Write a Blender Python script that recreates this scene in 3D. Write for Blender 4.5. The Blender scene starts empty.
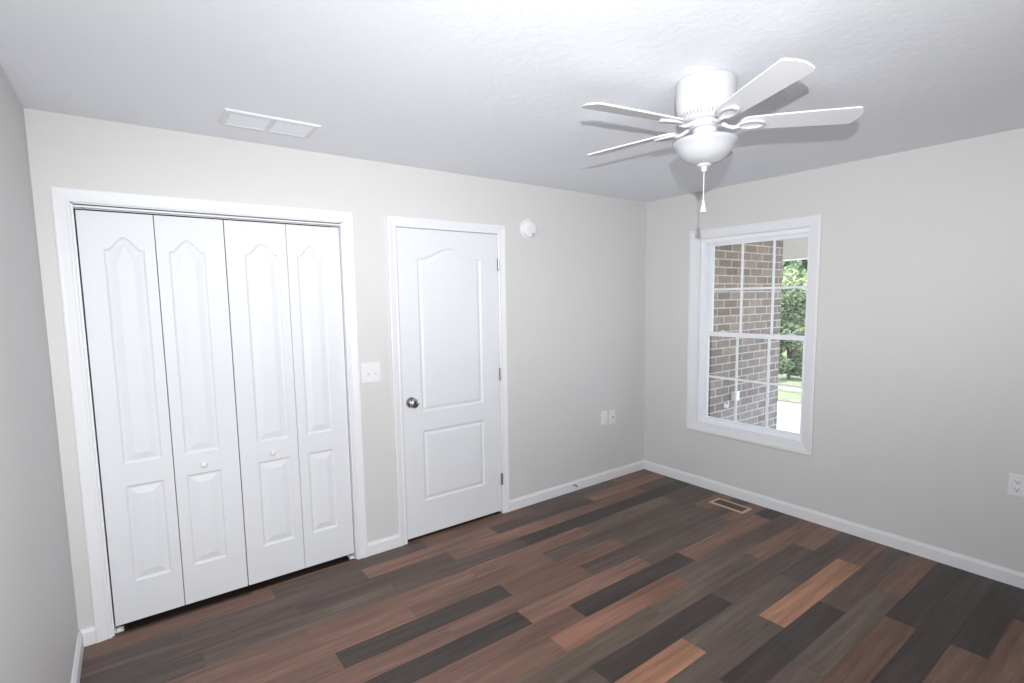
import bpy, bmesh, math, random
from mathutils import Vector, Matrix

# ------------------------------------------------------------------ camera, sky, lights, exposure
scene = bpy.context.scene
COL = scene.collection
CAM = Vector((-3.7896, -3.0717, 1.6000))
cam_d = bpy.data.cameras.new('camera')
cam = bpy.data.objects.new('camera', cam_d)
COL.objects.link(cam)
cam.location = CAM
cam.rotation_euler = (math.radians(84.2963), math.radians(0.8921), math.radians(-36.6805))
cam_d.sensor_width = 36.0
cam_d.lens = 517.646 * 36.0 / 1024.0
cam_d.shift_x = -0.755 / 1024.0
cam_d.shift_y = 9.23 / 1024.0
cam_d.clip_start = 0.02
scene.camera = cam

vs = scene.view_settings
vs.view_transform = 'Standard'
vs.look = 'None'
vs.gamma = 1.0
vs.use_curve_mapping = False
vs.exposure = 0.0

world = bpy.data.worlds.new('sky')
scene.world = world
world.use_nodes = True
wn = world.node_tree.nodes
bg = wn['Background']
sky = wn.new('ShaderNodeTexSky')
sky.sky_type = 'NISHITA'
sky.sun_disc = False
sky.sun_elevation = math.radians(50)
sky.sun_rotation = math.radians(250)
sky.altitude = 200
world.node_tree.links.new(sky.outputs['Color'], bg.inputs['Color'])
bg.inputs['Strength'].default_value = 1.4

def light(name, kind, loc, energy, color, **kw):
    d = bpy.data.lights.new(name, kind)
    d.energy = energy
    d.color = color
    for k, v in kw.items():
        setattr(d, k, v)
    o = bpy.data.objects.new(name, d)
    COL.objects.link(o)
    o.location = loc
    return o

def aim(o, target):
    o.rotation_euler = (Vector(target) - o.location).to_track_quat('-Z', 'Y').to_euler()

sun = light('sun', 'SUN', (9, -4, 12), 7.5, (1.0, 0.96, 0.9), angle=math.radians(0.6))
aim(sun, (7.4, -3.0, 7.5))
# the photographer's flash, where the blade shadows on the ceiling put it
flash = light('camera_flash', 'SPOT', (-3.813, -3.13, 1.805), 288, (0.965, 0.98, 1.0),
              spot_size=math.radians(164), spot_blend=1.0, shadow_soft_size=0.010)
aim(flash, (-2.428, -0.421, 1.052))
flash.scale = (1, 0.46, 1)       # a flash head's beam is wider than it is tall
core = light('camera_flash_hot_centre', 'SPOT', (-3.813, -3.13, 1.805), 220, (0.965, 0.98, 1.0),
             spot_size=math.radians(120), spot_blend=1.0, shadow_soft_size=0.010)
aim(core, (-1.261, -1.153, 2.127))
core.scale = (1, 0.36, 1)
# added soft fill from behind the camera; the rear wall has no window
rear_fill = light('rear_fill_light', 'AREA', (-3.2, -3.56, 1.2), 19, (0.97, 0.985, 1.0),
                 shape='RECTANGLE', size=1.0, size_y=1.4)
rear_fill.rotation_euler = (math.radians(90), 0, 0)

# ------------------------------------------------------------------ helpers
H, W, D = 2.44, 4.078, 3.64
BASE = {}

def obj(name, bm, mat, parent=None, smooth=False, auto=None):
    """link one bmesh (world coordinates) as ONE mesh object"""
    o0 = Vector((0, 0, 0))
    if parent is not None:
        o0 = BASE[parent.name]
    bmesh.ops.translate(bm, verts=bm.verts, vec=-o0)
    bmesh.ops.recalc_face_normals(bm, faces=bm.faces)
    me = bpy.data.meshes.new(name)
    bm.to_mesh(me)
    bm.free()
    for m in (mat if isinstance(mat, (list, tuple)) else [mat]):
        me.materials.append(m)
    if smooth:
        for p in me.polygons:
            p.use_smooth = True
        try:
            me.set_sharp_from_angle(angle=math.radians(auto or 40))
        except Exception:
            pass
    o = bpy.data.objects.new(name, me)
    COL.objects.link(o)
    BASE[o.name] = o0
    if parent is not None:
        o.parent = parent
    return o

def tag(o, label, cat, group=None, kind=None):
    o['label'] = label
    o['category'] = cat
    if group:
        o['group'] = group
    if kind:
        o['kind'] = kind
    return o

def thing(name, label, cat, loc, group=None, kind=None):
    o = bpy.data.objects.new(name, None)
    o.empty_display_size = 0.1
    COL.objects.link(o)
    o.location = loc
    BASE[o.name] = Vector(loc)
    return tag(o, label, cat, group, kind)

def box(bm, x0, x1, y0, y1, z0, z1, bev=0.0, mi=0):
    b = bmesh.new()
    bmesh.ops.create_cube(b, size=1.0)
    for v in b.verts:
        v.co = Vector((x0 + (v.co.x + .5) * (x1 - x0), y0 + (v.co.y + .5) * (y1 - y0), z0 + (v.co.z + .5) * (z1 - z0)))
    if bev > 0:
        bmesh.ops.bevel(b, geom=list(b.edges), offset=bev, segments=2, affect='EDGES', profile=.6)
    merge(bm, b, mi)
    return bm

def merge(bm, b, mi=0):
    mp = [bm.verts.new(v.co) for v in b.verts]
    b.verts.index_update()
    for f in b.faces:
        try:
            nf = bm.faces.new([mp[v.index] for v in f.verts])
            nf.material_index = mi if mi else f.material_index
            nf.smooth = f.smooth
        except ValueError:
            pass
    b.free()

def lathe(bm, prof, origin=(0, 0, 0), seg=48, rot=None, mi=0, sx=1.0, sy=1.0):
    """prof: list of (r, z); turned about the z axis, then rotated by rot (Matrix) and moved"""
    rot = rot or Matrix.Identity(3)
    o = Vector(origin)
    rings = []
    for r, z in prof:
        if r < 1e-6:
            rings.append([bm.verts.new(o + rot @ Vector((0, 0, z)))])
        else:
            rings.append([bm.verts.new(o + rot @ Vector((sx * r * math.cos(2 * math.pi * k / seg), sy * r * math.sin(2 * math.pi * k / seg), z))) for k in range(seg)])
    for a, b in zip(rings, rings[1:]):
        for k in range(seg):
            k2 = (k + 1) % seg
            if len(a) == 1 and len(b) == 1:
                continue
            if len(a) == 1:
                f = bm.faces.new((a[0], b[k], b[k2]))
            elif len(b) == 1:
                f = bm.faces.new((a[k], b[0], a[k2]))
            else:
                f = bm.faces.new((a[k], b[k], b[k2], a[k2]))
            f.material_index = mi
    return bm

def tube(bm, pts, rad, seg=10, closed=False, mi=0, flat=1.0):
    pts = [Vector(q) for q in pts]
    n = len(pts)
    rings = []
    for i in range(n):
        a = pts[(i - 1) % n] if (closed or i > 0) else pts[i]
        b = pts[(i + 1) % n] if (closed or i < n - 1) else pts[i]
        t = (b - a).normalized()
        up = Vector((0, 0, 1)) if abs(t.z) < .95 else Vector((1, 0, 0))
        s = t.cross(up).normalized()
        u = s.cross(t)
        r = rad[i] if isinstance(rad, (list, tuple)) else rad
        rings.append([bm.verts.new(pts[i] + s * r * math.cos(2 * math.pi * k / seg) + u * r * flat * math.sin(2 * math.pi * k / seg)) for k in range(seg)])
    m = n if closed else n - 1
    for i in range(m):
        a, b = rings[i], rings[(i + 1) % n]
        for k in range(seg):
            bm.faces.new((a[k], a[(k + 1) % seg], b[(k + 1) % seg], b[k])).material_index = mi
    if not closed:
        bm.faces.new(rings[0]).material_index = mi
        bm.faces.new(list(reversed(rings[-1]))).material_index = mi
    return bm

def back_map(a, b, h):      # on the back wall: a = x, b = z, h = towards the room
    return Vector((a, -h, b))

def right_map(a, b, h):     # on the right wall: a = y, b = z
    return Vector((-h, a, b))

def casing(bm, a0, a1, b0, b1, prof, mp, open_bottom):
    """mitred moulding round the rectangle; prof = [(outward distance from the inner edge, height off the wall)]"""
    loops = []
    for d, h in prof:
        if open_bottom:
            loops.append([mp(a0 - d, b0, h), mp(a0 - d, b1 + d, h), mp(a1 + d, b1 + d, h), mp(a1 + d, b0, h)])
        else:
            loops.append([mp(a0 - d, b0 - d, h), mp(a0 - d, b1 + d, h), mp(a1 + d, b1 + d, h), mp(a1 + d, b0 - d, h)])
    V = [[bm.verts.new(c) for c in l] for l in loops]
    n = len(V)
    for i in range(n):
        A, B = V[i], V[(i + 1) % n]
        for k in range(3 if open_bottom else 4):
            k2 = (k + 1) % 4
            bm.faces.new((A[k], A[k2], B[k2], B[k]))
    if open_bottom:
        bm.faces.new([V[i][0] for i in range(n)])
        bm.faces.new([V[i][3] for i in range(n)])
    return bm

# ------------------------------------------------------------------ materials
def nodes(name):
    m = bpy.data.materials.new(name)
    m.use_nodes = True
    nt = m.node_tree
    return m, nt, nt.nodes['Principled BSDF']

def paint(name, col, rough=.5, bump=0.0, scale=200.0, spec=.5, var=0.015):
    m, nt, p = nodes(name)
    p.inputs['Roughness'].default_value = rough
    p.inputs['Specular IOR Level'].default_value = spec
    tc = nt.nodes.new('ShaderNodeTexCoord')
    n2 = nt.nodes.new('ShaderNodeTexNoise')
    n2.inputs['Scale'].default_value = 2.5
    n2.inputs['Detail'].default_value = 4
    nt.links.new(tc.outputs['Object'], n2.inputs['Vector'])
    mx = nt.nodes.new('ShaderNodeMix')
    mx.data_type = 'RGBA'
    mx.inputs['A'].default_value = (*[c * (1 - var) for c in col], 1)
    mx.inputs['B'].default_value = (*[min(1, c * (1 + var)) for c in col], 1)
    nt.links.new(n2.outputs['Fac'], mx.inputs['Factor'])
    nt.links.new(mx.outputs['Result'], p.inputs['Base Color'])
    if bump > 0:
        n = nt.nodes.new('ShaderNodeTexNoise')
        n.inputs['Scale'].default_value = scale
        n.inputs['Detail'].default_value = 3
        nt.links.new(tc.outputs['Object'], n.inputs['Vector'])
        b = nt.nodes.new('ShaderNodeBump')
        b.inputs['Strength'].default_value = bump
        b.inputs['Distance'].default_value = 0.002
        nt.links.new(n.outputs['Fac'], b.inputs['Height'])
        nt.links.new(b.outputs['Normal'], p.inputs['Normal'])
    return m

M_WALL = paint('greige_wall_paint', (.605, .598, .59), .55, .08, 260)
M_TRIM = paint('white_trim_paint', (.72, .725, .745), .45, 0, spec=.4)
M_DOOR = paint('white_door_paint', (.685, .695, .72), .55, .03, 90)
M_WHITE = paint('white_plastic', (.73, .73, .745), .4)
M_FAN = paint('white_fan_enamel', (.55, .55, .557), .45)
M_BLADE = paint('white_blade_finish', (.68, .68, .69), .45)
M_VINYL = paint('white_window_vinyl', (.80, .82, .86), .35)
M_DARK = paint('dark_gap', (.02, .018, .017), .8)
M_VENT = paint('vent_enamel', (.76, .78, .82), .45)
M_BEIGE = paint('beige_register_enamel', (.52, .40, .31), .5)
M_BROWN = paint('brown_register_louver', (.13, .085, .06), .6)
M_CREAM = paint('cream_porch_trim', (.72, .67, .60), .6)
M_CONC = paint('pale_concrete', (.62, .61, .59), .9, .2, 60, var=.06)
M_BARK = paint('bark', (.10, .075, .055), .9, .5, 40, var=.3)
M_CLOSET = paint('closet_shade_dark', (.22, .21, .205), .8)  # closet shade put into the wall colour, far darker than the room walls

def metal(name, col, rough):
    m, nt, p = nodes(name)
    p.inputs['Base Color'].default_value = (*col, 1)
    p.inputs['Metallic'].default_value = 1.0
    p.inputs['Roughness'].default_value = rough
    return m
M_NICKEL = metal('satin_nickel', (.50, .49, .48), .22)
M_HINGE = metal('hinge_steel', (.42, .42, .43), .4)

# knock-down textured ceiling
M_CEIL, nt, p = nodes('textured_ceiling_paint')
p.inputs['Base Color'].default_value = (.845, .865, .905, 1)
p.inputs['Roughness'].default_value = .7
tc = nt.nodes.new('ShaderNodeTexCoord')
na = nt.nodes.new('ShaderNodeTexNoise')
na.inputs['Scale'].default_value = 26
na.inputs['Detail'].default_value = 5
na.inputs['Roughness'].default_value = .55
nt.links.new(tc.outputs['Object'], na.inputs['Vector'])
rp = nt.nodes.new('ShaderNodeValToRGB')
rp.color_ramp.elements[0].position = .47
rp.color_ramp.elements[1].position = .60
nt.links.new(na.outputs['Fac'], rp.inputs['Fac'])
bp = nt.nodes.new('ShaderNodeBump')
bp.inputs['Strength'].default_value = .10
bp.inputs['Distance'].default_value = .004
nt.links.new(rp.outputs['Color'], bp.inputs['Height'])
nt.links.new(bp.outputs['Normal'], p.inputs['Normal'])

# opal glass bowl
M_OPAL, nt, p = nodes('frosted_opal_glass')
p.inputs['Base Color'].default_value = (.44, .445, .465, 1)
p.inputs['Roughness'].default_value = .25
p.inputs['Subsurface Weight'].default_value = .25
p.inputs['Subsurface Radius'].default_value = (.03, .03, .03)

# window glass
M_GLASS, nt, p = nodes('window_glass')
p.inputs['Base Color'].default_value = (1, 1, 1, 1)
p.inputs['Roughness'].default_value = 0.0
p.inputs['IOR'].default_value = 1.45
p.inputs['Transmission Weight'].default_value = 1.0
p.inputs['Specular IOR Level'].default_value = .35

# wood floor: each plank carries its own stain in a colour attribute, grain from stretched noise
M_FLOOR, nt, p = nodes('mixed_stain_wood_planks')
at = nt.nodes.new('ShaderNodeAttribute')
at.attribute_name = 'stain'
tc = nt.nodes.new('ShaderNodeTexCoord')
sh = nt.nodes.new('ShaderNodeVectorMath')
sh.operation = 'MULTIPLY_ADD'
sh.inputs[1].default_value = (13.0, 29.0, 7.0)
at2 = nt.nodes.new('ShaderNodeAttribute')
at2.attribute_name = 'shift'
nt.links.new(at2.outputs['Vector'], sh.inputs[0])
nt.links.new(tc.outputs['Object'], sh.inputs[2])
mp = nt.nodes.new('ShaderNodeMapping')
mp.inputs['Scale'].default_value = (2.2, 38.0, 1.0)
nt.links.new(sh.outputs['Vector'], mp.inputs['Vector'])
g1 = nt.nodes.new('ShaderNodeTexNoise')
g1.inputs['Scale'].default_value = 1.0
g1.inputs['Detail'].default_value = 6
g1.inputs['Roughness'].default_value = .62
g1.inputs['Distortion'].default_value = .5
nt.links.new(mp.outputs['Vector'], g1.inputs['Vector'])
mp2 = nt.nodes.new('ShaderNodeMapping')
mp2.inputs['Scale'].default_value = (1.1, 9.0, 1.0)
nt.links.new(sh.outputs['Vector'], mp2.inputs['Vector'])
g2 = nt.nodes.new('ShaderNodeTexNoise')
g2.inputs['Scale'].default_value = 1.0
g2.inputs['Detail'].default_value = 3
nt.links.new(mp2.outputs['Vector'], g2.inputs['Vector'])
mr = nt.nodes.new('ShaderNodeMapRange')
mr.inputs['From Min'].default_value = .25
mr.inputs['From Max'].default_value = .75
mr.inputs['To Min'].default_value = .58
mr.inputs['To Max'].default_value = 1.45
nt.links.new(g1.outputs['Fac'], mr.inputs['Value'])
mr2 = nt.nodes.new('ShaderNodeMapRange')
mr2.inputs['From Min'].default_value = .3
mr2.inputs['From Max'].default_value = .7
mr2.inputs['To Min'].default_value = .8
mr2.inputs['To Max'].default_value = 1.2
nt.links.new(g2.outputs['Fac'], mr2.inputs['Value'])
mu = nt.nodes.new('ShaderNodeMath')
mu.operation = 'MULTIPLY'
nt.links.new(mr.outputs['Result'], mu.inputs[0])
nt.links.new(mr2.outputs['Result'], mu.inputs[1])
vm = nt.nodes.new('ShaderNodeVectorMath')
vm.operation = 'SCALE'
nt.links.new(at.outputs['Color'], vm.inputs[0])
nt.links.new(mu.outputs['Value'], vm.inputs['Scale'])
nt.links.new(vm.outputs['Vector'], p.inputs['Base Color'])
p.inputs['Roughness'].default_value = .40
p.inputs['Specular IOR Level'].default_value = .32
bp = nt.nodes.new('ShaderNodeBump')
bp.inputs['Strength'].default_value = .12
bp.inputs['Distance'].default_value = .001
nt.links.new(g1.outputs['Fac'], bp.inputs['Height'])
nt.links.new(bp.outputs['Normal'], p.inputs['Normal'])

# brick
M_BRICK, nt, p = nodes('brown_brick_with_pale_mortar')
tc = nt.nodes.new('ShaderNodeTexCoord')
sp = nt.nodes.new('ShaderNodeSeparateXYZ')
nt.links.new(tc.outputs['Object'], sp.inputs['Vector'])
ad = nt.nodes.new('ShaderNodeMath')
ad.operation = 'ADD'
nt.links.new(sp.outputs['X'], ad.inputs[0])
nt.links.new(sp.outputs['Y'], ad.inputs[1])
zz = nt.nodes.new('ShaderNodeMath')
zz.operation = 'ADD'
zz.inputs[1].default_value = 3.018
nt.links.new(sp.outputs['Z'], zz.inputs[0])
cb = nt.nodes.new('ShaderNodeCombineXYZ')
nt.links.new(ad.outputs['Value'], cb.inputs['X'])
nt.links.new(zz.outputs['Value'], cb.inputs['Y'])
br = nt.nodes.new('ShaderNodeTexBrick')
br.inputs['Scale'].default_value = 1.0
br.inputs['Brick Width'].default_value = .203
br.inputs['Row Height'].default_value = .0684
br.inputs['Mortar Size'].default_value = .0055
br.inputs['Mortar Smooth'].default_value = .15
br.inputs['Bias'].default_value = -.1
br.inputs['Color1'].default_value = (.175, .128, .103, 1)
br.inputs['Color2'].default_value = (.285, .215, .175, 1)
br.inputs['Mortar'].default_value = (.52, .44, .37, 1)
nt.links.new(cb.outputs['Vector'], br.inputs['Vector'])
nz = nt.nodes.new('ShaderNodeTexNoise')
nz.inputs['Scale'].default_value = 14
nz.inputs['Detail'].default_value = 6
nt.links.new(tc.outputs['Object'], nz.inputs['Vector'])
rm = nt.nodes.new('ShaderNodeMapRange')
rm.inputs['From Min'].default_value = .3
rm.inputs['From Max'].default_value = .7
rm.inputs['To Min'].default_value = .75
rm.inputs['To Max'].default_value = 1.0
nt.links.new(nz.outputs['Fac'], rm.inputs['Value'])
vs_ = nt.nodes.new('ShaderNodeVectorMath')
vs_.operation = 'SCALE'
nt.links.new(br.outputs['Color'], vs_.inputs[0])
nt.links.new(rm.outputs['Result'], vs_.inputs['Scale'])
nt.links.new(vs_.outputs['Vector'], p.inputs['Base Color'])
p.inputs['Roughness'].default_value = .9
bp = nt.nodes.new('ShaderNodeBump')
bp.invert = True
bp.inputs['Distance'].default_value = .006
nt.links.new(br.outputs['Fac'], bp.inputs['Height'])
nt.links.new(bp.outputs['Normal'], p.inputs['Normal'])

def two_tone(name, c1, c2, scale, rough=.8, trans=0.0):
    m, nt, p = nodes(name)
    tc = nt.nodes.new('ShaderNodeTexCoord')
    n = nt.nodes.new('ShaderNodeTexNoise')
    n.inputs['Scale'].default_value = scale
    n.inputs['Detail'].default_value = 5
    nt.links.new(tc.outputs['Object'], n.inputs['Vector'])
    r = nt.nodes.new('ShaderNodeValToRGB')
    r.color_ramp.elements[0].position = .35
    r.color_ramp.elements[1].position = .65
    r.color_ramp.elements[0].color = (*c1, 1)
    r.color_ramp.elements[1].color = (*c2, 1)
    nt.links.new(n.outputs['Fac'], r.inputs['Fac'])
    nt.links.new(r.outputs['Color'], p.inputs['Base Color'])
    p.inputs['Roughness'].default_value = rough
    return m
M_LAWN = two_tone('sunny_lawn', (.13, .155, .055), (.20, .205, .09), 6)
M_LEAF_A = two_tone('mid_green_leaves', (.11, .16, .075), (.22, .28, .13), 3)
M_LEAF_B = two_tone('yellow_green_leaves', (.19, .23, .09), (.30, .33, .14), 3)
M_LEAF_C = two_tone('dark_green_leaves', (.085, .115, .05), (.16, .20, .09), 3)
M_LITTER = two_tone('fallen_leaves', (.12, .05, .03), (.18, .09, .055), 25)

# ------------------------------------------------------------------ room shell
# floor: individual planks along x, one mesh
PW, PL, Y0 = .1294, .92, -.789
CD = (.048, .036, .032)      # charcoal
Cd = (.094, .066, .055)      # dark purplish brown
CM = (.122, .088, .069)      # olive brown
Cm = (.102, .076, .062)
Cr = (.152, .085, .062)      # dark reddish brown
CR = (.188, .103, .075)      # reddish brown
CO = (.33, .165, .10)
Co = (.235, .118, .08)      # orange brown
rows = {   # row: (a seam position, {plank start: stain}); planks run on every .92 m from the seam
    -6: (-.93 - .48, {-3.25: Cd, -2.33: Cr, -1.41: Cm, -.49: Cr, -4.17: Cr}),
    -5: (-.93, {-3.69: Cd, -2.77: CR, -1.85: Cd, -.93: CR, -4.61: Cd}),
    -4: (-.425, {-4.105: Cd, -3.185: Cd, -2.265: CR, -1.345: Cr, -.425: Cd}),
    -3: (-.86, {-4.54: Cd, -3.62: CM, -2.70: Cd, -1.78: CD, -.86: CD}),
    -2: (-.43, {-4.11: Cr, -3.19: CR, -2.27: CR, -1.35: CM, -.43: Cd}),
    -1: (-.878, {-4.558: CR, -3.638: CR, -2.718: Cr, -1.798: Cd, -.878: Cd}),
    0: (-.375, {-4.055: Cr, -3.135: CD, -2.215: Cr, -1.295: Cm, -.375: CR}),
    1: (-.80, {-4.48: CR, -3.56: Cr, -2.64: Cr, -1.72: Cd, -.80: Cd}),
    2: (-.445, {-4.125: CR, -3.205: CD, -2.285: CR, -1.365: CM, -.445: CR}),
    3: (-.20, {-3.88: Cr, -2.96: Cr, -2.04: CD, -1.12: CR, -.20: CD}),
    4: (-.45, {-4.13: CR, -3.21: Cr, -2.29: Co, -1.37: CM, -.45: Cd}),
    5: (-.80, {-4.48: CM, -3.56: Cr, -2.64: CM, -1.72: CM, -.80: CR}),
    6: (-.44, {-4.12: Cr, -3.20: Cm, -2.28: CD, -1.36: Cd, -.44: CR}),
    7: (-.88, {-4.56: Cr, -3.64: CM, -2.72: CO, -1.80: Cm, -.88: Cd}),
    8: (-.43, {-4.11: Cd, -3.19: CR, -2.27: Cm, -1.35: CO, -.43: Cr}),
    9: (-.065, {-3.745: CR, -2.825: Cm, -1.905: CD, -.985: Cd, -.065: Cd}),
    10: (-.63, {-4.31: CD, -3.39: CR, -2.47: Cd, -1.55: Cm, -.63: Cr}),
    11: (-.865, {-4.545: Cr, -3.625: Cm, -2.705: CD, -1.785: Cr, -.865: CD}),
    12: (-.50, {-4.18: CD, -3.26: CR, -2.34: CD, -1.42: CD, -.50: CD}),
    13: (-.875, {-4.555: CM, -3.635: CD, -2.715: CR, -1.795: Cr, -.875: CD}),
    14: (-.40, {-4.08: CR, -3.16: Cm, -2.24: CD, -1.32: Cr, -.40: CD}),
}
rnd = random.Random(5)
fb = bmesh.new()
stain = fb.loops.layers.float_color.new('stain')
shift = fb.loops.layers.float_color.new('shift')

def plank(x0, x1, y0, y1, col):
    x0 = max(x0, -W - .01)
    x1 = min(x1, .01)
    if x1 - x0 < .004:
        return
    e, dz = .0007, .0007
    q = [fb.verts.new(c) for c in ((x0, y0, -dz), (x1, y0, -dz), (x1, y1, -dz), (x0, y1, -dz))]
    t = [fb.verts.new(c) for c in ((x0 + e, y0 + e, 0), (x1 - e, y0 + e, 0), (x1 - e, y1 - e, 0), (x0 + e, y1 - e, 0))]
    fs = [fb.faces.new(t)] + [fb.faces.new((q[k], q[(k + 1) % 4], t[(k + 1) % 4], t[k])) for k in range(4)]
    s = (rnd.random(), rnd.random(), rnd.random(), 1)
    j = rnd.uniform(.93, 1.07)
    for i, f in enumerate(fs):
        for l in f.loops:
            l[stain] = (*[c * j for c in col], 1)
            l[shift] = s

pool = [Cd, Cm, Cr, CR, CM, CD, Cr, Cd]
for k in range(-7, 23):
    y1 = Y0 - PW * k
    y0 = y1 - PW
    y1 = min(y1, .010)          # planks stop under the doors; the dark base below paints the gap's shade
    if y1 - y0 < .005:
        continue
    if k in rows:
        seam, cols = rows[k]
    else:
        seam, cols = -rnd.uniform(.05, .9), {}
    n0 = int((W + seam) / PL) + 2
    for i in range(-n0, 2):
        xs = seam + i * PL
        col = None
        for sx, c in cols.items():
            if abs(sx - xs) < .15:
                col = c
        plank(xs, xs + PL, y0, y1, col or rnd.choice(pool))
# underside so that the floor has thickness
bx_ = bmesh.new()
box(bx_, -W - .1, .1, -D - .1, .65, -.12, -.0012)
st = len(fb.faces)
merge(fb, bx_)
fb.faces.ensure_lookup_table()
for f in fb.faces[st:]:
    for l in f.loops:
        l[stain] = (.03, .022, .018, 1)
tag(obj('floor', fb, M_FLOOR), 'mixed dark and reddish wood plank floor', 'floor', kind='structure')

bm = bmesh.new()
box(bm, -W - .15, .15, -D - .15, .85, H, H + .15)
tag(obj('ceiling', bm, M_CEIL), 'white textured ceiling', 'ceiling', kind='structure')

# back wall with the closet and door openings
CX0, CX1, CZ = -3.957, -2.740, 2.066
DX0, DX1, DZ = -2.405, -1.626, 2.066
bm = bmesh.new()
T = .115
for x0, x1, z0, z1 in ((-W - .12, CX0, 0, H), (CX0, CX1, CZ, H), (CX1, DX0, 0, H), (DX0, DX1, DZ, H), (DX1, .12, 0, H)):
    box(bm, x0, x1, 0, T, z0, z1)
tag(obj('wall_back', bm, M_WALL), 'greige back wall with closet and door openings', 'wall', kind='structure')
# the unlit closet and passage behind the two openings
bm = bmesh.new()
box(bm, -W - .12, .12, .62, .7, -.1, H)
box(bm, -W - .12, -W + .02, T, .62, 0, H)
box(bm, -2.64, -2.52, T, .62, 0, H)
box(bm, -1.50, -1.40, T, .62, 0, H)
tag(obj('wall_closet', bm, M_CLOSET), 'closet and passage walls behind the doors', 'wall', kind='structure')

# right wall with the window opening
WY0, WY1, WZ0, WZ1 = -1.405, -.548, .548, 2.062      # opening
bm = bmesh.new()
for y0, y1, z0, z1 in ((-D - .12, WY0, -.1, H), (WY0, WY1, -.1, WZ0), (WY0, WY1, WZ1, H), (WY1, .7, -.1, H)):
    box(bm, 0, .12, y0, y1, z0, z1)
tag(obj('wall_right', bm, M_WALL), 'greige right wall with the window', 'wall', kind='structure')
bm = bmesh.new()
box(bm, -W - .12, -W, -D - .12, .7, -.1, H)
tag(obj('wall_left', bm, M_WALL), 'greige left wall at the edge of the view', 'wall', kind='structure')
bm = bmesh.new()
box(bm, -W - .12, .12, -D - .12, -D, -.1, H)
tag(obj('wall_rear', bm, M_WALL), 'greige wall behind the camera', 'wall', kind='structure')

# baseboards: flat face with a small rounded top step
BH, BT = .083, .015
def base_run(bm, a0, a1, mp):
    prof = [(0, 0), (BT, 0), (BT, BH - .018), (BT - .002, BH - .013), (BT - .006, BH - .008), (BT - .008, BH), (0, BH)]
    A = [bm.verts.new(mp(a0, h, d)) for d, h in prof]
    B = [bm.verts.new(mp(a1, h, d)) for d, h in prof]
    n = len(prof)
    for i in range(n):
        bm.faces.new((A[i], A[(i + 1) % n], B[(i + 1) % n], B[i]))
    bm.faces.new(A)
    bm.faces.new(list(reversed(B)))

COX0, COX1 = -4.0175, -2.680     # closet casing, outer edges
DOX0, DOX1 = -2.4677, -1.5695    # door casing, outer edges
bm = bmesh.new()
base_run(bm, -W, COX0, back_map)
base_run(bm, COX1, DOX0, back_map)
base_run(bm, DOX1, 0, back_map)
tag(obj('baseboard_back', bm, M_TRIM), 'white baseboard along the back wall', 'baseboard', kind='structure')
bm = bmesh.new()
base_run(bm, -D, 0, right_map)
tag(obj('baseboard_right', bm, M_TRIM), 'white baseboard along the window wall', 'baseboard', kind='structure')
bm = bmesh.new()
base_run(bm, -D, 0, lambda a, b, h: Vector((-W + h, a, b)))
tag(obj('baseboard_left', bm, M_TRIM), 'white baseboard along the left wall', 'baseboard', kind='structure')
bm = bmesh.new()
base_run(bm, -W, 0, lambda a, b, h: Vector((a, -D + h, b)))
tag(obj('baseboard_rear', bm, M_TRIM), 'white baseboard behind the camera', 'baseboard', kind='structure')

# casings
CPROF = [(0, -.002), (0, .009), (.005, .012), (.011, .0125), (.016, .0105), (.022, .0115), (.045, .0165), (.054, .0175), (.0605, .016), (.0615, .013), (.0615, -.002)]
t1 = thing('trim_1', 'white moulded casing around the wide closet opening', 'door casing', (-3.35, 0, 0), kind='structure')
bm = bmesh.new()
casing(bm, COX0 + .0615, COX1 - .0615, 0, 2.1226 - .0615, CPROF, back_map, True)
obj('casing', bm, M_TRIM, t1)
bm = bmesh.new()
box(bm, CX0, CX0 + .009, .0, T, 0, CZ)
box(bm, CX1 - .009, CX1, .0, T, 0, CZ)
box(bm, CX0, CX1, .0, T, CZ - .009, CZ)
obj('jamb', bm, M_TRIM, t1)
bm = bmesh.new()
box(bm, CX0 + .009, CX1 - .009, .012, .016, 2.0440, CZ - .009, 0)
box(bm, CX0 + .009, CX1 - .009, .062, .066, 2.0440, CZ - .009, 0)
box(bm, CX0 + .009, CX1 - .009, .012, .066, CZ - .013, CZ - .009, 0)
obj('track', bm, M_TRIM, t1)
for x in (CX0 + .009, CX1 - .045):
    bm = bmesh.new()
    box(bm, x, x + .036, .020, .062, 0, .004)
    box(bm, x, x + .003, .020, .062, 0, .020)
    box(bm, x + .010, x + .026, .030, .052, .004, .012)
    obj('floor_bracket', bm, M_WHITE, t1)

t2 = thing('trim_2', 'white moulded casing around the single door', 'door casing', (-2.02, 0, 0), kind='structure')
bm = bmesh.new()
casing(bm, DOX0 + .0615, DOX1 - .0615, 0, 2.1226 - .0615, CPROF, back_map, True)
obj('casing', bm, M_TRIM, t2)
bm = bmesh.new()
for a in ((DX0, DX0 + .003, 0, T, 0, DZ), (DX1 - .003, DX1, 0, T, 0, DZ), (DX0, DX1, 0, T, DZ - .003, DZ),
          (DX0, DX0 + .013, .042, T, 0, DZ), (DX1 - .013, DX1, .042, T, 0, DZ), (DX0, DX1, .042, T, DZ - .013, DZ)):
    box(bm, *a)
obj('jamb', bm, M_TRIM, t2)

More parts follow.
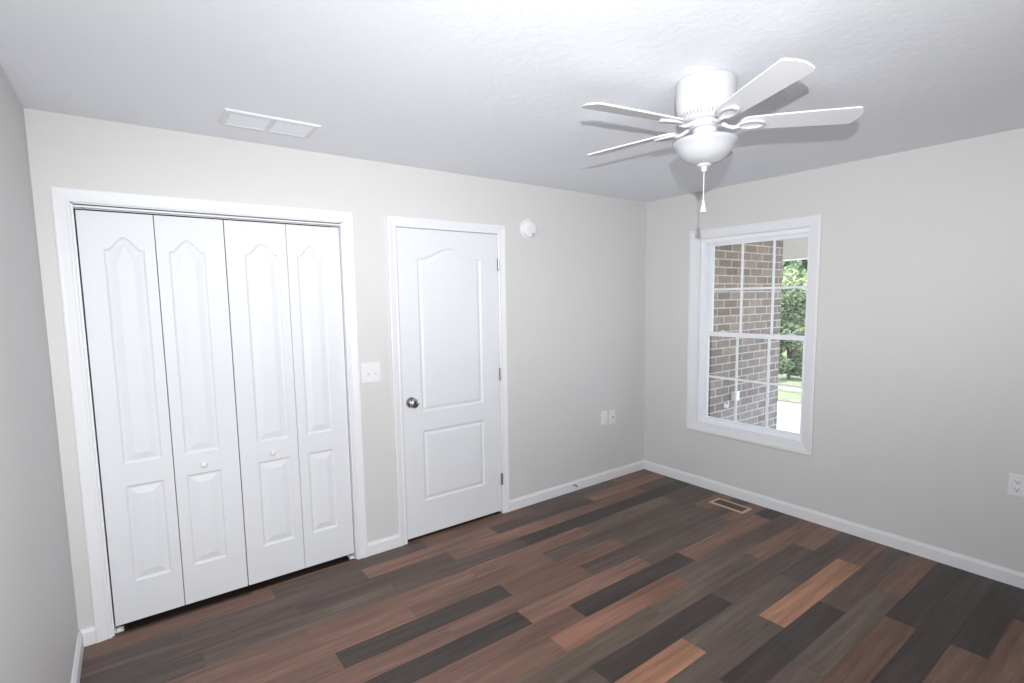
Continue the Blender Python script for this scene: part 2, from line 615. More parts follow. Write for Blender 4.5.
# ------------------------------------------------------------------ moulded panel doors
def outline(x0, x1, z0, z1, d, arch=0.0, shoulder=.16, n=28):
    """panel outline inset by d; an arch lifts the top edge to a crown between two flat shoulders"""
    a0, a1 = x0 + d, x1 - d
    pts = [(a0, z0 + d), (a1, z0 + d)]
    if arch <= 0:
        return pts + [(a1, z1 - d), (a0, z1 - d)]
    for k in range(n + 1):
        u = 1 - 2 * k / n
        w = min(1.0, (1 - abs(u)) / 1.0)
        s = max(0.0, (w - shoulder) / (1 - shoulder))
        b = s * s * (3 - 2 * s)
        b = b ** .8
        pts.append((a0 + (a1 - a0) * (u + 1) / 2, z1 - d + arch * b))
    return pts

def panel_door(name, x0, x1, z0, z1, yf, thick, panels, prof, mat, parent):
    """slab with moulded panels pressed into its front (towards -y); prof = [(inset, depth)]"""
    bm = bmesh.new()
    def V(x, z, dep=0.0):
        return bm.verts.new((x, yf + dep, z))
    e = .0015
    rect = [V(x0 + e, z0 + e), V(x1 - e, z0 + e), V(x1 - e, z1 - e), V(x0 + e, z1 - e)]
    edges = [bm.edges.new((rect[k], rect[(k + 1) % 4])) for k in range(4)]
    firsts = []
    for pn in panels:
        L = [V(x, z, prof[0][1]) for x, z in outline(*pn[:4], prof[0][0], pn[4])]
        firsts.append(L)
        edges += [bm.edges.new((L[k], L[(k + 1) % len(L)])) for k in range(len(L))]
    bmesh.ops.triangle_fill(bm, use_beauty=True, use_dissolve=False, edges=edges, normal=(0, -1, 0))
    # drop any triangles that landed inside a panel
    for pn, L in zip(panels, firsts):
        Ls = set(L)
        kill = [f for f in bm.faces if all(v in Ls for v in f.verts)]
        inner = []
        for f in kill:
            c = f.calc_center_median()
            if pn[0] < c.x < pn[1] and pn[2] < c.z < pn[3] + pn[4]:
                # inside test against outline polygon
                ins = False
                m = len(L)
                for k in range(m):
                    a, b = L[k].co, L[(k + 1) % m].co
                    if (a.z > c.z) != (b.z > c.z) and c.x < (b.x - a.x) * (c.z - a.z) / (b.z - a.z) + a.x:
                        ins = not ins
                if ins:
                    inner.append(f)
        bmesh.ops.delete(bm, geom=inner, context='FACES_ONLY')
        prev = L
        for d, dep in prof[1:]:
            cur = [V(x, z, dep) for x, z in outline(*pn[:4], d, pn[4])]
            for k in range(len(cur)):
                k2 = (k + 1) % len(cur)
                bm.faces.new((prev[k], prev[k2], cur[k2], cur[k]))
            prev = cur
        bm.faces.new(prev)
    # sides and back
    r2 = [V(x0, z0, e), V(x1, z0, e), V(x1, z1, e), V(x0, z1, e)]
    r3 = [V(x0, z0, thick), V(x1, z0, thick), V(x1, z1, thick), V(x0, z1, thick)]
    for A, B in ((rect, r2), (r2, r3)):
        for k in range(4):
            bm.faces.new((A[k], B[k], B[(k + 1) % 4], A[(k + 1) % 4]))
    bm.faces.new(r3)
    return obj(name, bm, mat, parent)

CLOSET_PROF = [(0, 0), (.004, .0035), (.008, .0062), (.012, .0072), (.016, .0072), (.022, .0060), (.046, .0010), (.049, .0006)]
DOOR_PROF = [(0, 0), (.005, .0030), (.010, .0062), (.014, .0074), (.019, .0070), (.026, .0040), (.033, .0018), (.037, .0014)]

def knob_prof(s=1.0):
    return [(0.0, 0.030), (.008, .030), (.0135, .0275), (.0165, .022), (.0165, .018), (.013, .0125), (.0085, .009), (.0075, .004), (.0105, .002), (.0105, 0), (0, 0)]
ROT_B = Matrix.Rotation(math.radians(90), 3, 'X')     # z axis -> -y (out of the back wall)
ROT_R = Matrix.Rotation(math.radians(-90), 3, 'Y')    # z axis -> -x (out of the right wall)

LZ0, LZ1, LY = .028, 2.034, .030
pairs = [('door_1', 'left pair of white bifold closet doors, nearer the left wall', [(-3.943, -3.6535), (-3.6505, -3.3535)]),
         ('door_2', 'right pair of white bifold closet doors, nearer the single door', [(-3.3495, -3.0475), (-3.0455, -2.7515)])]
for nm, lab, leaves in pairs:
    t = thing(nm, lab, 'closet door', (leaves[0][1], LY, 0), kind='structure')
    for i, (x0, x1) in enumerate(leaves):
        wide_left = (nm == 'door_1' and i == 0) or (nm == 'door_2' and i == 0)
        px0 = x0 + (.088 if i == 0 else .050)
        px1 = x1 - (.044 if i == 0 else .090)
        leaf = panel_door('door_leaf', x0, x1, LZ0, LZ1, LY, .032,
                          [(px0, px1, .828, 1.862, .058), (px0, px1, .229, .718, 0.0)], CLOSET_PROF, M_DOOR, t)
        has_knob = (nm == 'door_1' and i == 1) or (nm == 'door_2' and i == 0)
        if has_knob:
            kx = -3.521 if nm == 'door_1' else -3.187
            bm = bmesh.new()
            lathe(bm, knob_prof(), (kx, LY, .766), 28, ROT_B)
            obj('knob', bm, M_WHITE, leaf, True)
        for px in (x0 + .03 if i == 0 else x1 - .03,):
            bm = bmesh.new()
            lathe(bm, [(0, 0), (.0045, 0), (.0045, .024), (0, .024)], (px, LY + .016, LZ1 - .001), 12)
            obj('pivot_pin', bm, M_HINGE, leaf)

d3 = thing('door_3', 'white two-panel door with arched top panel and silver knob', 'door', (-1.63, 0, 0), kind='structure')
slab = panel_door('door_slab', -2.3995, -1.6315, .020, 2.0595, .0015, .035,
                  [(-2.266, -1.777, .862, 1.876, .068), (-2.264, -1.777, .252, .737, 0.0)], DOOR_PROF, M_DOOR, d3)
bm = bmesh.new()
kz = .939
lathe(bm, [(0, .0), (.036, 0), (.036, .004), (.033, .009), (.018, .011), (.0125, .014), (.0115, .030), (.018, .036), (.0285, .042), (.0305, .050), (.0295, .058), (.0240, .0640), (.0135, .0660), (.0125, .0640), (.0, .0640)],
      (-2.342, .0015, kz), 40, ROT_B)
knob = obj('door_knob', bm, M_NICKEL, d3, True, 50)
bm = bmesh.new()
box(bm, -2.345, -2.339, -.0655, -.062, kz - .006, kz + .006, .001)
obj('lock_button', bm, M_DARK, knob)
bm = bmesh.new()
box(bm, -2.4005, -2.3985, .004, .026, kz - .028, kz + .028)
obj('latch_plate', bm, M_NICKEL, d3)
for z in (1.847, 1.055, .266):
    bm = bmesh.new()
    lathe(bm, [(0, -.046), (.0035, -.046), (.0065, -.0445), (.0065, .0445), (.0035, .046), (0, .046)], (-1.6285, -.0065, z), 16)
    box(bm, -1.6375, -1.6290, -.0005, .003, z - .0445, z + .0445)
    obj('hinge', bm, M_HINGE, d3, True)

# ------------------------------------------------------------------ window
win = thing('window_1', 'white double hung window with grilles looking onto brick and trees', 'window', (0, -.976, WZ0), kind='structure')
bm = bmesh.new()
WPROF = [(0, -.002), (0, .006), (.004, .009), (.012, .0095), (.016, .0105), (.045, .0165), (.060, .0175), (.068, .016), (.0695, .013), (.0695, -.002)]
casing(bm, WY0 - .0008, WY1 + .0176, WZ0 - .0065, WZ1 + .0005, WPROF, right_map, False)
obj('window_casing', bm, M_TRIM, win)

def rframe(bm, y0, y1, z0, z1, x0, x1, wl, wr, wb, wt):
    """hollow frame; wl is the border on the y1 (left in view) side"""
    box(bm, x0, x1, y1 - wl, y1, z0, z1)
    box(bm, x0, x1, y0, y0 + wr, z0, z1)
    box(bm, x0, x1, y0 + wr, y1 - wl, z0, z0 + wb)
    box(bm, x0, x1, y0 + wr, y1 - wl, z1 - wt, z1)
bm = bmesh.new()
rframe(bm, WY0 - .004, WY1 + .02, WZ0 - .01, WZ1 + .004, -.001, .118, .024, .008, .014, .008)
obj('jamb_extension', bm, M_TRIM, win)
bm = bmesh.new()
FY0, FY1, FZ0, FZ1 = WY0 + .004, WY1 - .004, WZ0 + .004, WZ1 - .004
rframe(bm, FY0, FY1, FZ0, FZ1, .020, .112, .026, .014, .020, .022)
rframe(bm, FY0, FY1, FZ0, FZ1, .026, .034, .034, .020, .026, .030)
rframe(bm, FY0, FY1, FZ0, FZ1, .055, .060, .038, .024, .020, .038)
obj('window_frame', bm, M_VINYL, win)
GY0, GY1 = -1.366, -.628      # clear glass of the upper sash
def sash(name, y0, y1, z0, z1, x0, x1, gy0, gy1, gz0, gz1):
    bm = bmesh.new()
    rframe(bm, y0, y1, z0, z1, x0, x1, y1 - gy1, gy0 - y0, gz0 - z0, z1 - gz1)
    rframe(bm, gy0 - .006, gy1 + .006, gz0 - .006, gz1 + .006, x0 + .006, x1 - .006, .010, .010, .010, .010)
    s = obj(name, bm, M_VINYL, win)
    xm = (x0 + x1) / 2
    bm = bmesh.new()
    mw = .0085
    for k in (1, 2):
        y = gy0 + (gy1 - gy0) * k / 3
        box(bm, xm - .004, xm + .004, y - mw, y + mw, gz0, gz1, .002)
    z = (gz0 + gz1) / 2
    for k in range(3):
        ya = gy0 + (gy1 - gy0) * k / 3 + (mw if k else 0)
        yb = gy0 + (gy1 - gy0) * (k + 1) / 3 - (mw if k < 2 else 0)
        box(bm, xm - .004, xm + .004, ya, yb, z - mw, z + mw, .002)
    obj('grille', bm, M_VINYL, s)
    bm = bmesh.new()
    box(bm, xm + .006, xm + .009, gy0 - .003, gy1 + .003, gz0 - .003, gz1 + .003)
    obj('glass_pane', bm, M_GLASS, s)
    return s
us = sash('upper_sash', FY0 + .014, FY1 - .026, 1.272, FZ1 - .022, .066, .094, -1.366, -.628, 1.300, 2.004)
ls = sash('lower_sash', FY0 + .014, FY1 - .026, FZ0 + .020, 1.308, .032, .060, -1.3715, -.620, .597, 1.277)
for y in (-.742, -1.277):
    bm = bmesh.new()
    box(bm, .034, .058, y - .034, y + .034, 1.308, 1.3135, .002)
    lathe(bm, [(0, 0), (.012, 0), (.012, .007), (.009, .009), (0, .009)], (.046, y, 1.3135), 20)
    box(bm, .028, .040, y - .030, y + .006, 1.3145, 1.3205, .002)
    obj('sash_lock', bm, M_WHITE, ls)

# ------------------------------------------------------------------ small fittings on the walls
def wall_plate(bm, a0, a1, b0, b1, mp, th=.006):
    L = []
    for d, h in ((0, 0), (0, th * .55), (.002, th * .85), (.006, th)):
        L.append([bm.verts.new(mp(a, b, h)) for a, b in ((a0 + d, b0 + d), (a1 - d, b0 + d), (a1 - d, b1 - d), (a0 + d, b1 - d))])
    for A, B in zip(L, L[1:]):
        for k in range(4):
            bm.faces.new((A[k], A[(k + 1) % 4], B[(k + 1) % 4], B[k]))
    bm.faces.new(L[-1])
    bm.faces.new(list(reversed(L[0])))

def mbox(bm, mp, a0, a1, b0, b1, h0, h1, bev=0):
    P, Q = mp(a0, b0, h0), mp(a1, b1, h1)
    box(bm, min(P.x, Q.x), max(P.x, Q.x), min(P.y, Q.y), max(P.y, Q.y), min(P.z, Q.z), max(P.z, Q.z), bev)

# double switch between closet and door
sx0, sx1, sz0, sz1 = -2.664, -2.540, 1.100, 1.226
t = thing('light_switch', 'white double toggle switch plate between closet and door', 'light switch', (-2.602, 0, 1.163))
bm = bmesh.new()
wall_plate(bm, sx0, sx1, sz0, sz1, back_map)
obj('plate', bm, M_WHITE, t)
for x in (-2.625, -2.579):
    bm = bmesh.new()
    mbox(bm, back_map, x - .006, x + .006, 1.151, 1.176, .005, .0072)
    b2 = bmesh.new()
    bmesh.ops.create_cube(b2, size=1)
    for v in b2.verts:
        v.co = Vector((v.co.x * .0085, v.co.y * .018 - .012, v.co.z * .009))
    bmesh.ops.rotate(b2, cent=(0, 0, 0), matrix=Matrix.Rotation(math.radians(28), 3, 'X'), verts=b2.verts)
    bmesh.ops.translate(b2, verts=b2.verts, vec=(x, 0, 1.161))
    merge(bm, b2)
    tg = obj('toggle', bm, M_WHITE, t)
    for z in (1.133, 1.193):
        bm = bmesh.new()
        lathe(bm, [(0, .0015), (.0022, .001), (.003, 0), (0, 0)], (x, -.006, z), 12, ROT_B)
        obj('screw', bm, M_VENT, t)

# plates by the corner
t = thing('wall_plate', 'blank white wall plate on back wall, left of the cable plate', 'wall plate', (-.534, 0, .564))
bm = bmesh.new()
wall_plate(bm, -.571, -.497, .5035, .6245, back_map)
obj('plate', bm, M_WHITE, t)
bm = bmesh.new()
mbox(bm, back_map, -.551, -.517, .530, .598, .004, .0075, .0012)
obj('insert', bm, M_WHITE, t)
t = thing('cable_plate', 'white cable plate with one central dark jack near the corner', 'wall plate', (-.433, 0, .557))
bm = bmesh.new()
wall_plate(bm, -.470, -.395, .496, .618, back_map)
obj('plate', bm, M_WHITE, t)
bm = bmesh.new()
lathe(bm, [(0, .010), (.0032, .010), (.0045, .009), (.0045, .002), (.0075, .002), (.0075, 0), (0, 0)], (-.4295, -.006, .558), 16, ROT_B)
obj('jack', bm, M_HINGE, t, True)
# duplex outlet on the right wall
t = thing('wall_outlet', 'white duplex power outlet low on the window wall', 'outlet', (0, -2.5185, .557))
bm = bmesh.new()
wall_plate(bm, -2.556, -2.481, .497, .617, right_map)
obj('plate', bm, M_WHITE, t)
for z in (.5775, .5365):
    bm = bmesh.new()
    lathe(bm, [(0, .0028), (.0145, .0028), (.0165, .0018), (.0165, 0), (0, 0)], (-.0058, -2.5185, z), 28, ROT_R, sx=.86)
    rc = obj('receptacle', bm, M_WHITE, t, True)
    for y, zz_, hy, hz in ((-2.5115, z + .0045, .0013, .0042), (-2.5255, z + .0045, .0013, .0042), (-2.5185, z - .0075, .0027, .0030)):
        bm = bmesh.new()
        box(bm, -.00905, -.0084, y - hy, y + hy, zz_ - hz, zz_ + hz)
        obj('slot', bm, M_DARK, rc)
bm = bmesh.new()
lathe(bm, [(0, .0012), (.0025, .0008), (.003, 0), (0, 0)], (-.006, -2.5185, .557), 12, ROT_R)
obj('screw', bm, M_VENT, t)

# smoke detector
t = thing('smoke_detector', 'round white smoke detector high on wall beside the door', 'smoke detector', (-1.352, 0, 2.113))
bm = bmesh.new()
lathe(bm, [(0, .012), (.0725, .012), (.0745, .009), (.0745, 0), (0, 0)], (-1.352, 0, 2.113), 56, ROT_B)
obj('base', bm, M_WHITE, t, True)
bm = bmesh.new()
lathe(bm, [(0, .044), (.030, .0435), (.050, .041), (.0595, .036), (.0625, .030), (.064, .012), (0, .012)], (-1.352, 0, 2.113), 56, ROT_B)
cov = obj('cover', bm, M_WHITE, t, True, 50)
bm = bmesh.new()
box(bm, -1.340, -1.334, -.0445, -.042, 2.066, 2.082, .0008)
obj('indicator', bm, M_DARK, cov)
bm = bmesh.new()
lathe(bm, [(0, .0015), (.009, .0015), (.0105, 0), (0, 0)], (-1.338, -.0425, 2.098), 20, ROT_B)
obj('test_button', bm, M_VENT, cov, True)

# spring door stop on the baseboard
t = thing('door_stop', 'small metal spring door stop on back wall baseboard', 'door stop', (-.912, -BT, .056))
bm = bmesh.new()
lathe(bm, [(0, .006), (.006, .006), (.009, .003), (.009, 0), (0, 0)], (-.912, -BT, .056), 16, ROT_B)
obj('mount', bm, M_HINGE, t)
bm = bmesh.new()
pts = []
for k in range(120):
    a = k * 2 * math.pi / 10
    pts.append((-.912 + .0048 * math.cos(a), -BT - .004 - .052 * k / 119, .056 + .0048 * math.sin(a)))
tube(bm, pts, .0012, 5)
obj('spring', bm, M_NICKEL, t)
bm = bmesh.new()
lathe(bm, [(0, .014), (.005, .013), (.007, .010), (.007, 0), (0, 0)], (-.912, -BT - .056, .056), 16, ROT_B)
obj('tip', bm, M_WHITE, t, True)

# ------------------------------------------------------------------ floor register
t = thing('floor_register', 'beige framed brown floor register by the window wall baseboard', 'floor vent', (-.187, -.982, 0))
rx0, rx1, ry0, ry1 = -.255, -.120, -1.122, -.843
bm = bmesh.new()
fl = lambda a, b, h: Vector((a, b, h))
prof = [(0, 0), (.0, .002), (.004, .0042), (.020, .0042), (.0215, .003), (.0215, 0)]
V = [[bm.verts.new(fl(*c, h)) for c in ((rx0 + d, ry0 + d), (rx1 - d, ry0 + d), (rx1 - d, ry1 - d), (rx0 + d, ry1 - d))] for d, h in prof]
for i in range(len(V)):
    A, B = V[i], V[(i + 1) % len(V)]
    for k in range(4):
        bm.faces.new((A[k], A[(k + 1) % 4], B[(k + 1) % 4], B[k]))
obj('frame', bm, M_BEIGE, t)
bm = bmesh.new()
box(bm, rx0 + .0215, rx1 - .0215, ry0 + .0215, ry1 - .0215, .0, .0008)
n = 20
for k in range(n):
    y = ry0 + .024 + (ry1 - ry0 - .048) * (k + .5) / n
    box(bm, rx0 + .0215, rx1 - .0215, y - .0032, y + .0032, .0008, .0030)
box(bm, -.190, -.184, ry0 + .0215, ry1 - .0215, .0008, .0034)
obj('louvers', bm, M_BROWN, t)

# ------------------------------------------------------------------ ceiling vent
t = thing('ceiling_vent', 'white rectangular air vent on ceiling above the closet', 'ceiling vent', (-3.181, -.359, H))
vx0, vx1, vy0, vy1 = -3.386, -2.979, -.472, -.249
bm = bmesh.new()
prof = [(0, 0), (0, .004), (.006, .009), (.022, .010), (.026, .008), (.026, 0)]
V = [[bm.verts.new((x, y, H - h)) for x, y in ((vx0 + d, vy0 + d), (vx1 - d, vy0 + d), (vx1 - d, vy1 - d), (vx0 + d, vy1 - d))] for d, h in prof]
for i in range(len(V)):
    A, B = V[i], V[(i + 1) % len(V)]
    for k in range(4):
        bm.faces.new((A[k], A[(k + 1) % 4], B[(k + 1) % 4], B[k]))
box(bm, -3.192, -3.172, vy0 + .026, vy1 - .026, H - .009, H - .001)
obj('frame', bm, M_WHITE, t)
for (a, b) in ((vx0 + .026, -3.192), (-3.172, vx1 - .026)):
    bm = bmesh.new()
    box(bm, a, b, vy0 + .026, vy1 - .026, H - .0012, H - .0002)
    n = 9
    for k in range(n):
        y = vy0 + .030 + (vy1 - vy0 - .060) * (k + .5) / n
        sl = [bm.verts.new(c) for c in ((a, y - .0085, H - .0015), (b, y - .0085, H - .0015), (b, y + .0085, H - .0075), (a, y + .0085, H - .0075))]
        s2_ = [bm.verts.new(v.co + Vector((0, .0008, .0010))) for v in sl]
        for q in ((sl[0], sl[1], sl[2], sl[3]), (s2_[3], s2_[2], s2_[1], s2_[0])):
            bm.faces.new(q)
        for k2 in range(4):
            bm.faces.new((sl[k2], s2_[k2], s2_[(k2 + 1) % 4], sl[(k2 + 1) % 4]))
    obj('louver_bank', bm, M_VENT, t)

# ------------------------------------------------------------------ ceiling fan
FX, FY, ZB = -1.8955, -1.8233, 2.2726
A0, PITCH = math.radians(97.39), math.radians(-11.5)
fan = thing('ceiling_fan', 'white five-blade flush ceiling fan with opal bowl and pull chain', 'ceiling fan', (FX, FY, H))
bm = bmesh.new()
lathe(bm, [(0, H), (.107, H), (.112, H - .003), (.1140, H - .010), (.1145, H - .040), (.1135, H - .080), (.110, H - .108), (.102, H - .128), (.090, H - .143), (.082, H - .151), (.068, H - .155), (0, H - .155)],
      (FX, FY, 0), 72)
hous = obj('motor_housing', bm, M_FAN, fan, True, 35)
bm = bmesh.new()
nsl = 44
for k in range(nsl):
    a = 2 * math.pi * k / nsl
    u = Vector((math.cos(a), math.sin(a), 0))
    s = Vector((-math.sin(a), math.cos(a), 0))
    c0 = Vector((FX, FY, H - .1290)) + u * .1014
    c1 = Vector((FX, FY, H - .1415)) + u * .0912
    n_ = (u * .75 - Vector((0, 0, .66))).normalized() * .0012
    q = [bm.verts.new(c) for c in (c0 - s * .0020 + n_, c0 + s * .0020 + n_, c1 + s * .0020 + n_, c1 - s * .0020 + n_)]
    q2 = [bm.verts.new(v.co - 2.5 * n_) for v in q]
    bm.faces.new(q)
    for k2 in range(4):
        bm.faces.new((q[k2], q2[k2], q2[(k2 + 1) % 4], q[(k2 + 1) % 4]))
obj('vent_slots', bm, paint('vent_slot_shadow_grey', (.28, .28, .29), .7), hous)
bm = bmesh.new()
lathe(bm, [(0, H - .154), (.058, H - .154), (.061, H - .157), (.062, H - .170), (.058, H - .178), (.046, H - .181), (0, H - .181)], (FX, FY, 0), 56)
obj('flywheel', bm, M_FAN, fan, True, 35)

def blade_outline():
    r0, r1, w0, w1 = .128, .561, .043, .0565
    pts = []
    n = 10
    # root rounded, tip with a soft skewed end
    for k in range(n + 1):
        a = math.pi / 2 + math.pi * k / n
        pts.append((r0 + .034 + .034 * math.cos(a), w0 * math.sin(a)))
    c = .020
    pts += [(r0 + .2, -(w0 + (w1 - w0) * .62))]
    pts += [(r1 - c - .006, -w1)]
    for k in range(1, 5):
        a = -math.pi / 2 + (math.pi / 2) * k / 5
        pts.append((r1 - c - .006 + c * math.cos(a) * .9 + 0.0, -w1 + c + c * math.sin(a)))
    for k in range(1, 8):
        f = -1 + 2 * k / 8
        pts.append((r1 - .006 + .008 * (1 - f * f), f * (w1 - c)))
    for k in range(1, 6):
        a = (math.pi / 2) * k / 5
        pts.append((r1 - c - .006 + c * math.cos(a) * .9, w1 - c + c * math.sin(a)))
    pts += [(r0 + .2, w0 + (w1 - w0) * .62)]
    return pts

for k in range(5):
    a = A0 + 2 * math.pi / 5 * k
    u = Vector((math.cos(a), math.sin(a), 0))
    tt = Vector((-math.sin(a), math.cos(a), 0))
    wv = tt * math.cos(PITCH) + Vector((0, 0, math.sin(PITCH)))     # across the blade
    nv = u.cross(wv)                                                # blade's upward normal
    C0 = Vector((FX, FY, ZB))
    bm = bmesh.new()
    P = blade_outline()
    top = [bm.verts.new(C0 + u * r + wv * w + nv * .003) for r, w in P]
    bot = [bm.verts.new(C0 + u * r + wv * w - nv * .003) for r, w in P]
    bm.faces.new(top)
    bm.faces.new(list(reversed(bot)))
    for i in range(len(P)):
        j = (i + 1) % len(P)
        bm.faces.new((top[i], bot[i], bot[j], top[j]))
    bl = obj('blade', bm, M_BLADE, fan)
    # blade iron: arm from the flywheel, then an oval loop under the blade
    bm = bmesh.new()
    arm = [C0 + u * .052 + Vector((0, 0, .002)), C0 + u * .070 + Vector((0, 0, .000)), C0 + u * .088 + Vector((0, 0, -.010)), C0 + u * .108 + Vector((0, 0, -.015)), C0 + u * .128 - nv * .011]
    tube(bm, arm, [.010, .009, .008, .008, .009], 10)
    loop = [C0 + u * (.172 + .048 * math.cos(2 * math.pi * i / 32)) + wv * (.026 * math.sin(2 * math.pi * i / 32)) - nv * .009 for i in range(32)]
    tube(bm, loop, .0085, 10, closed=True, flat=.7)
    for r, w in ((.150, 0), (.196, 0)):
        pass
    tube(bm, [C0 + u * .215 - nv * .006, C0 + u * .222 - nv * .0045], [.011, .009], 12)
    obj('blade_iron', bm, M_FAN, bl, True, 50)

bm = bmesh.new()
lathe(bm, [(0, H - .180), (.044, H - .180), (.0465, H - .183), (.0465, H - .203), (.049, H - .208), (.070, H - .213), (.074, H - .216), (.072, H - .222), (0, H - .222)], (FX, FY, 0), 56)
obj('light_fitter', bm, M_FAN, fan, True, 35)
ZR = H - .222
bm = bmesh.new()
lathe(bm, [(.070, ZR + .004), (.098, ZR + .001), (.116, ZR - .003), (.1225, ZR - .007), (.1235, ZR - .011), (.1205, ZR - .018), (.113, ZR - .026), (.1065, ZR - .036), (.099, ZR - .050), (.086, ZR - .066), (.068, ZR - .080), (.046, ZR - .090), (.022, ZR - .0955), (0, ZR - .097)],
      (FX, FY, 0), 72)
obj('glass_bowl', bm, M_OPAL, fan, True, 60)
bm = bmesh.new()
zf = ZR - .096
lathe(bm, [(0, zf + .003), (.026, zf + .002), (.0275, zf - .002), (.022, zf - .007), (.012, zf - .010), (.0105, zf - .014), (.0105, zf - .025), (.0075, zf - .028), (0, zf - .029)], (FX, FY, 0), 32)
obj('finial', bm, M_FAN, fan, True, 40)
bm = bmesh.new()
zc = zf - .028
pt_, zt = [], 1.984
nb = 52
for k in range(nb):
    z = zc - (zc - zt) * k / (nb - 1)
    lathe(bm, [(0, .0019), (.0015, .0011), (.0019, 0), (.0015, -.0011), (0, -.0019)], (FX, FY, z), 6)
tube(bm, [(FX, FY, zc), (FX, FY, zt)], .0007, 5)
chain = obj('pull_chain', bm, M_FAN, fan, True)
bm = bmesh.new()
lathe(bm, [(0, zt + .002), (.0035, zt), (.0045, zt - .008), (.008, zt - .024), (.0115, zt - .040), (.0120, zt - .045), (.010, zt - .048), (0, zt - .048)], (FX, FY, 0), 20)
obj('pull_tassel', bm, M_FAN, chain, True)

# ------------------------------------------------------------------ outside the window
bm = bmesh.new()
box(bm, .121, 1.276, -.6, 2.2, -.4, 2.62)
tag(obj('wall_porch', bm, M_BRICK), 'brown brick porch wall seen through the window', 'brick wall', kind='structure')
bm = bmesh.new()
box(bm, .121, 2.95, -4.5, -.601, 2.62, 2.70)
box(bm, 1.277, 2.95, -.601, 4.0, 2.62, 2.70)
tag(obj('ceiling_porch', bm, M_CREAM), 'cream porch ceiling outside the window', 'porch ceiling', kind='structure')
bm = bmesh.new()
box(bm, 2.60, 2.80, -4.5, 4.0, 2.018, 2.27)
box(bm, 2.585, 2.815, -4.5, 4.0, 2.27, 2.62)
tag(obj('trim_3', bm, M_CREAM), 'cream porch beam across the top of the window view', 'porch beam', kind='structure')
ZG = -.20
bm = bmesh.new()
box(bm, .12, 5.02, -6, 6, ZG - .2, ZG)
tag(obj('driveway', bm, M_CONC), 'pale sunlit concrete slab below the window', 'driveway', kind='structure')
bm = bmesh.new()
box(bm, 5.02, 60, -30, 50, ZG - .2, ZG - .005)
tag(obj('lawn', bm, M_LAWN), 'yellow green lawn beyond the concrete', 'lawn', kind='structure')
# fallen leaves along the edge of the concrete
bm = bmesh.new()
r2 = random.Random(8)
for k in range(420):
    x = 5.02 + r2.gauss(0, .05)
    if r2.random() < .18:
        x = 5.0 - r2.random() * .6
    y = r2.uniform(-.4, 2.4)
    a = r2.uniform(0, 6.28)
    s = r2.uniform(.012, .028)
    z = ZG + r2.uniform(.004, .018)
    c, si = math.cos(a), math.sin(a)
    q = [bm.verts.new((x + s * (c * px - si * py), y + s * (si * px + c * py), z + pz)) for px, py, pz in ((-1, 0, 0), (0, -.6, .004), (1, 0, .008), (0, .6, .004))]
    bm.faces.new(q)
tag(obj('fallen_leaves', bm, M_LITTER), 'reddish brown fallen leaves along the concrete edge', 'leaves', kind='stuff')

# white rail beyond the lawn
t = thing('rail_fence', 'white rail fence between the lawn and the trees', 'fence', (6.03, 1.7, ZG))
bm = bmesh.new()
box(bm, 6.0, 6.06, -3.0, 7.0, ZG + .045, ZG + .095, .006)
obj('rail', bm, M_WHITE, t)
for y in (-2.9, -1.2, .5, 2.55, 4.3, 6.0):
    bm = bmesh.new()
    box(bm, 5.98, 6.08, y - .05, y + .05, ZG - .02, ZG + .14, .008)
    lathe(bm, [(.05, 0), (.055, .01), (0, .035)], (6.03, y, ZG + .14), 4)
    obj('post', bm, M_WHITE, t)

# white box and tap cap on the brick
t = thing('junction_box', 'small white utility box mounted on the brick', 'utility box', (.461, -.6, .722))
bm = bmesh.new()
box(bm, .430, .492, -.640, -.600, .683, .758, .006)
obj('box', bm, M_WHITE, t)
bm = bmesh.new()
box(bm, .426, .496, -.646, -.640, .679, .762, .003)
obj('lid', bm, M_WHITE, t)
bm = bmesh.new()
lathe(bm, [(0, .03), (.012, .028), (.020, .018), (.022, .0), (0, 0)], (.345, -.6, .645), 20, ROT_B)
tube(bm, [(.345, -.622, .645), (.345, -.634, .665), (.342, -.63, .695)], [.008, .008, .005], 8)
tag(obj('pipe_cap', bm, M_WHITE, None, True), 'round white pipe cap on the brick below the utility box', 'pipe cap')

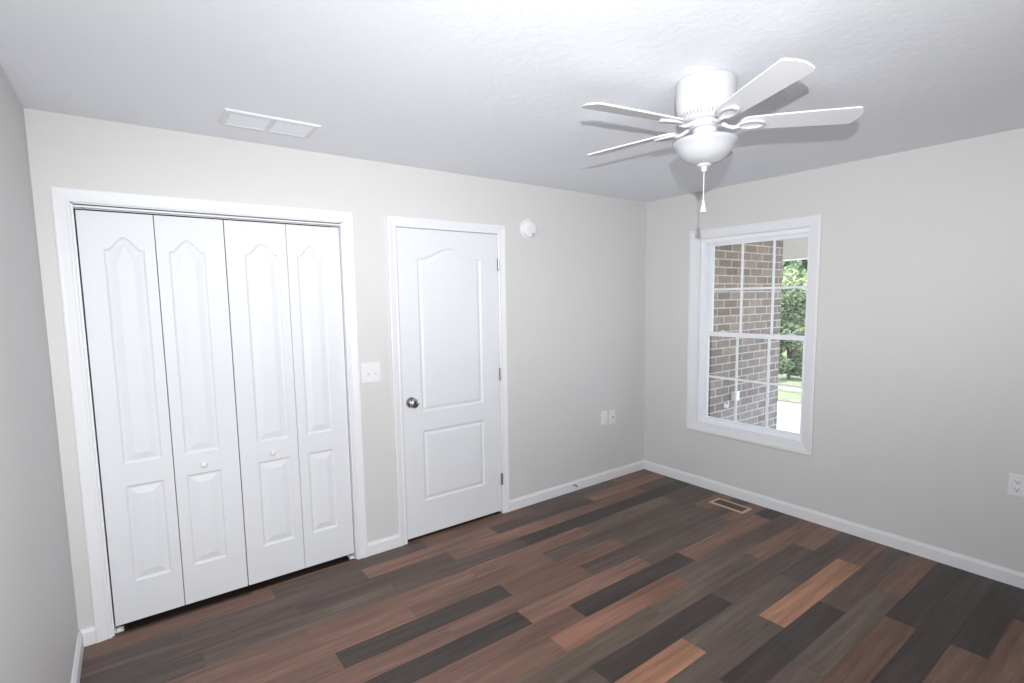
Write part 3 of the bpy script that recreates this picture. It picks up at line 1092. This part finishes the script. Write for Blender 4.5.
def tree(loc, h, rad, zb, mat, n, ls, seed, name, label, group):
    r = random.Random(seed)
    t = thing(name, label, 'tree', loc, group)
    bm = bmesh.new()
    L = Vector(loc)
    tube(bm, [L + Vector((0, 0, -.05)), L + Vector((.03, .04, h * .3)), L + Vector((-.04, .02, h * .6)), L + Vector((0, 0, h * .9))], [.075 * rad, .06 * rad, .045 * rad, .015], 8)
    for k in range(9):
        a = r.uniform(0, 6.28)
        z = h * r.uniform(.2, .75)
        q = Vector((math.cos(a), math.sin(a), .5)) * rad * .7
        tube(bm, [L + Vector((0, 0, z)), L + Vector((0, 0, z)) + q * .5, L + Vector((0, 0, z)) + q], [.035, .025, .008], 5)
    obj('trunk', bm, M_BARK, t)
    bm = bmesh.new()
    clumps = []
    for _ in range(30):
        a, q, cr = r.uniform(0, 6.28), math.sqrt(r.random()) * .62 * rad, r.uniform(.2, .36) * rad
        clumps.append((Vector((q * math.cos(a), q * math.sin(a), zb + cr + (h - zb - 2 * cr) * r.random())), cr))
    for k in range(n):
        c, cr = clumps[r.randrange(len(clumps))]
        d = Vector((r.gauss(0, 1), r.gauss(0, 1), r.gauss(0, 1))).normalized() * cr * r.uniform(.5, 1.05)
        c = L + c + d
        if c.z < L.z + .02:
            continue
        u = Vector((r.gauss(0, 1), r.gauss(0, 1), r.gauss(0, .5))).normalized()
        w = u.cross(Vector((r.gauss(0, 1), r.gauss(0, 1), r.gauss(0, 1)))).normalized()
        s = ls * r.uniform(.6, 1.3)
        q = [bm.verts.new(c + v) for v in (-u * s, w * s * .5, u * s, -w * s * .5)]
        bm.faces.new(q)
    obj('foliage', bm, mat, t)
    return t
G = 'trees beyond the lawn'
# seen between the brick and the window frame: direction (16.8, 7.4) from the camera
tree((11.2, 3.85, ZG), 6.0, 1.45, .4, M_LEAF_A, 12000, .095, 1, 'leafy_tree', 'tall mid green tree filling the upper window view', None)
tree((9.1, 2.85, ZG), 2.5, .62, .6, M_LEAF_B, 2200, .06, 2, 'young_tree', 'yellow green young tree in front of the taller tree', None)
tree((7.5, 2.22, ZG), 1.95, .56, .03, M_LEAF_C, 9000, .05, 3, 'dark_shrub', 'dark green leafy shrub standing right behind the white rail', None)
for i, (x, y, h, rd) in enumerate([(15.6, 5.9, 8, 2.2), (20.6, 8.6, 9, 2.3), (15.2, 1.0, 8, 2.0)]):
    tree((x, y, ZG), h, rd, .1, M_LEAF_C if i % 2 else M_LEAF_A, 7000, .13, 10 + i, 'background_tree', 'large green background tree behind the front trees', G)
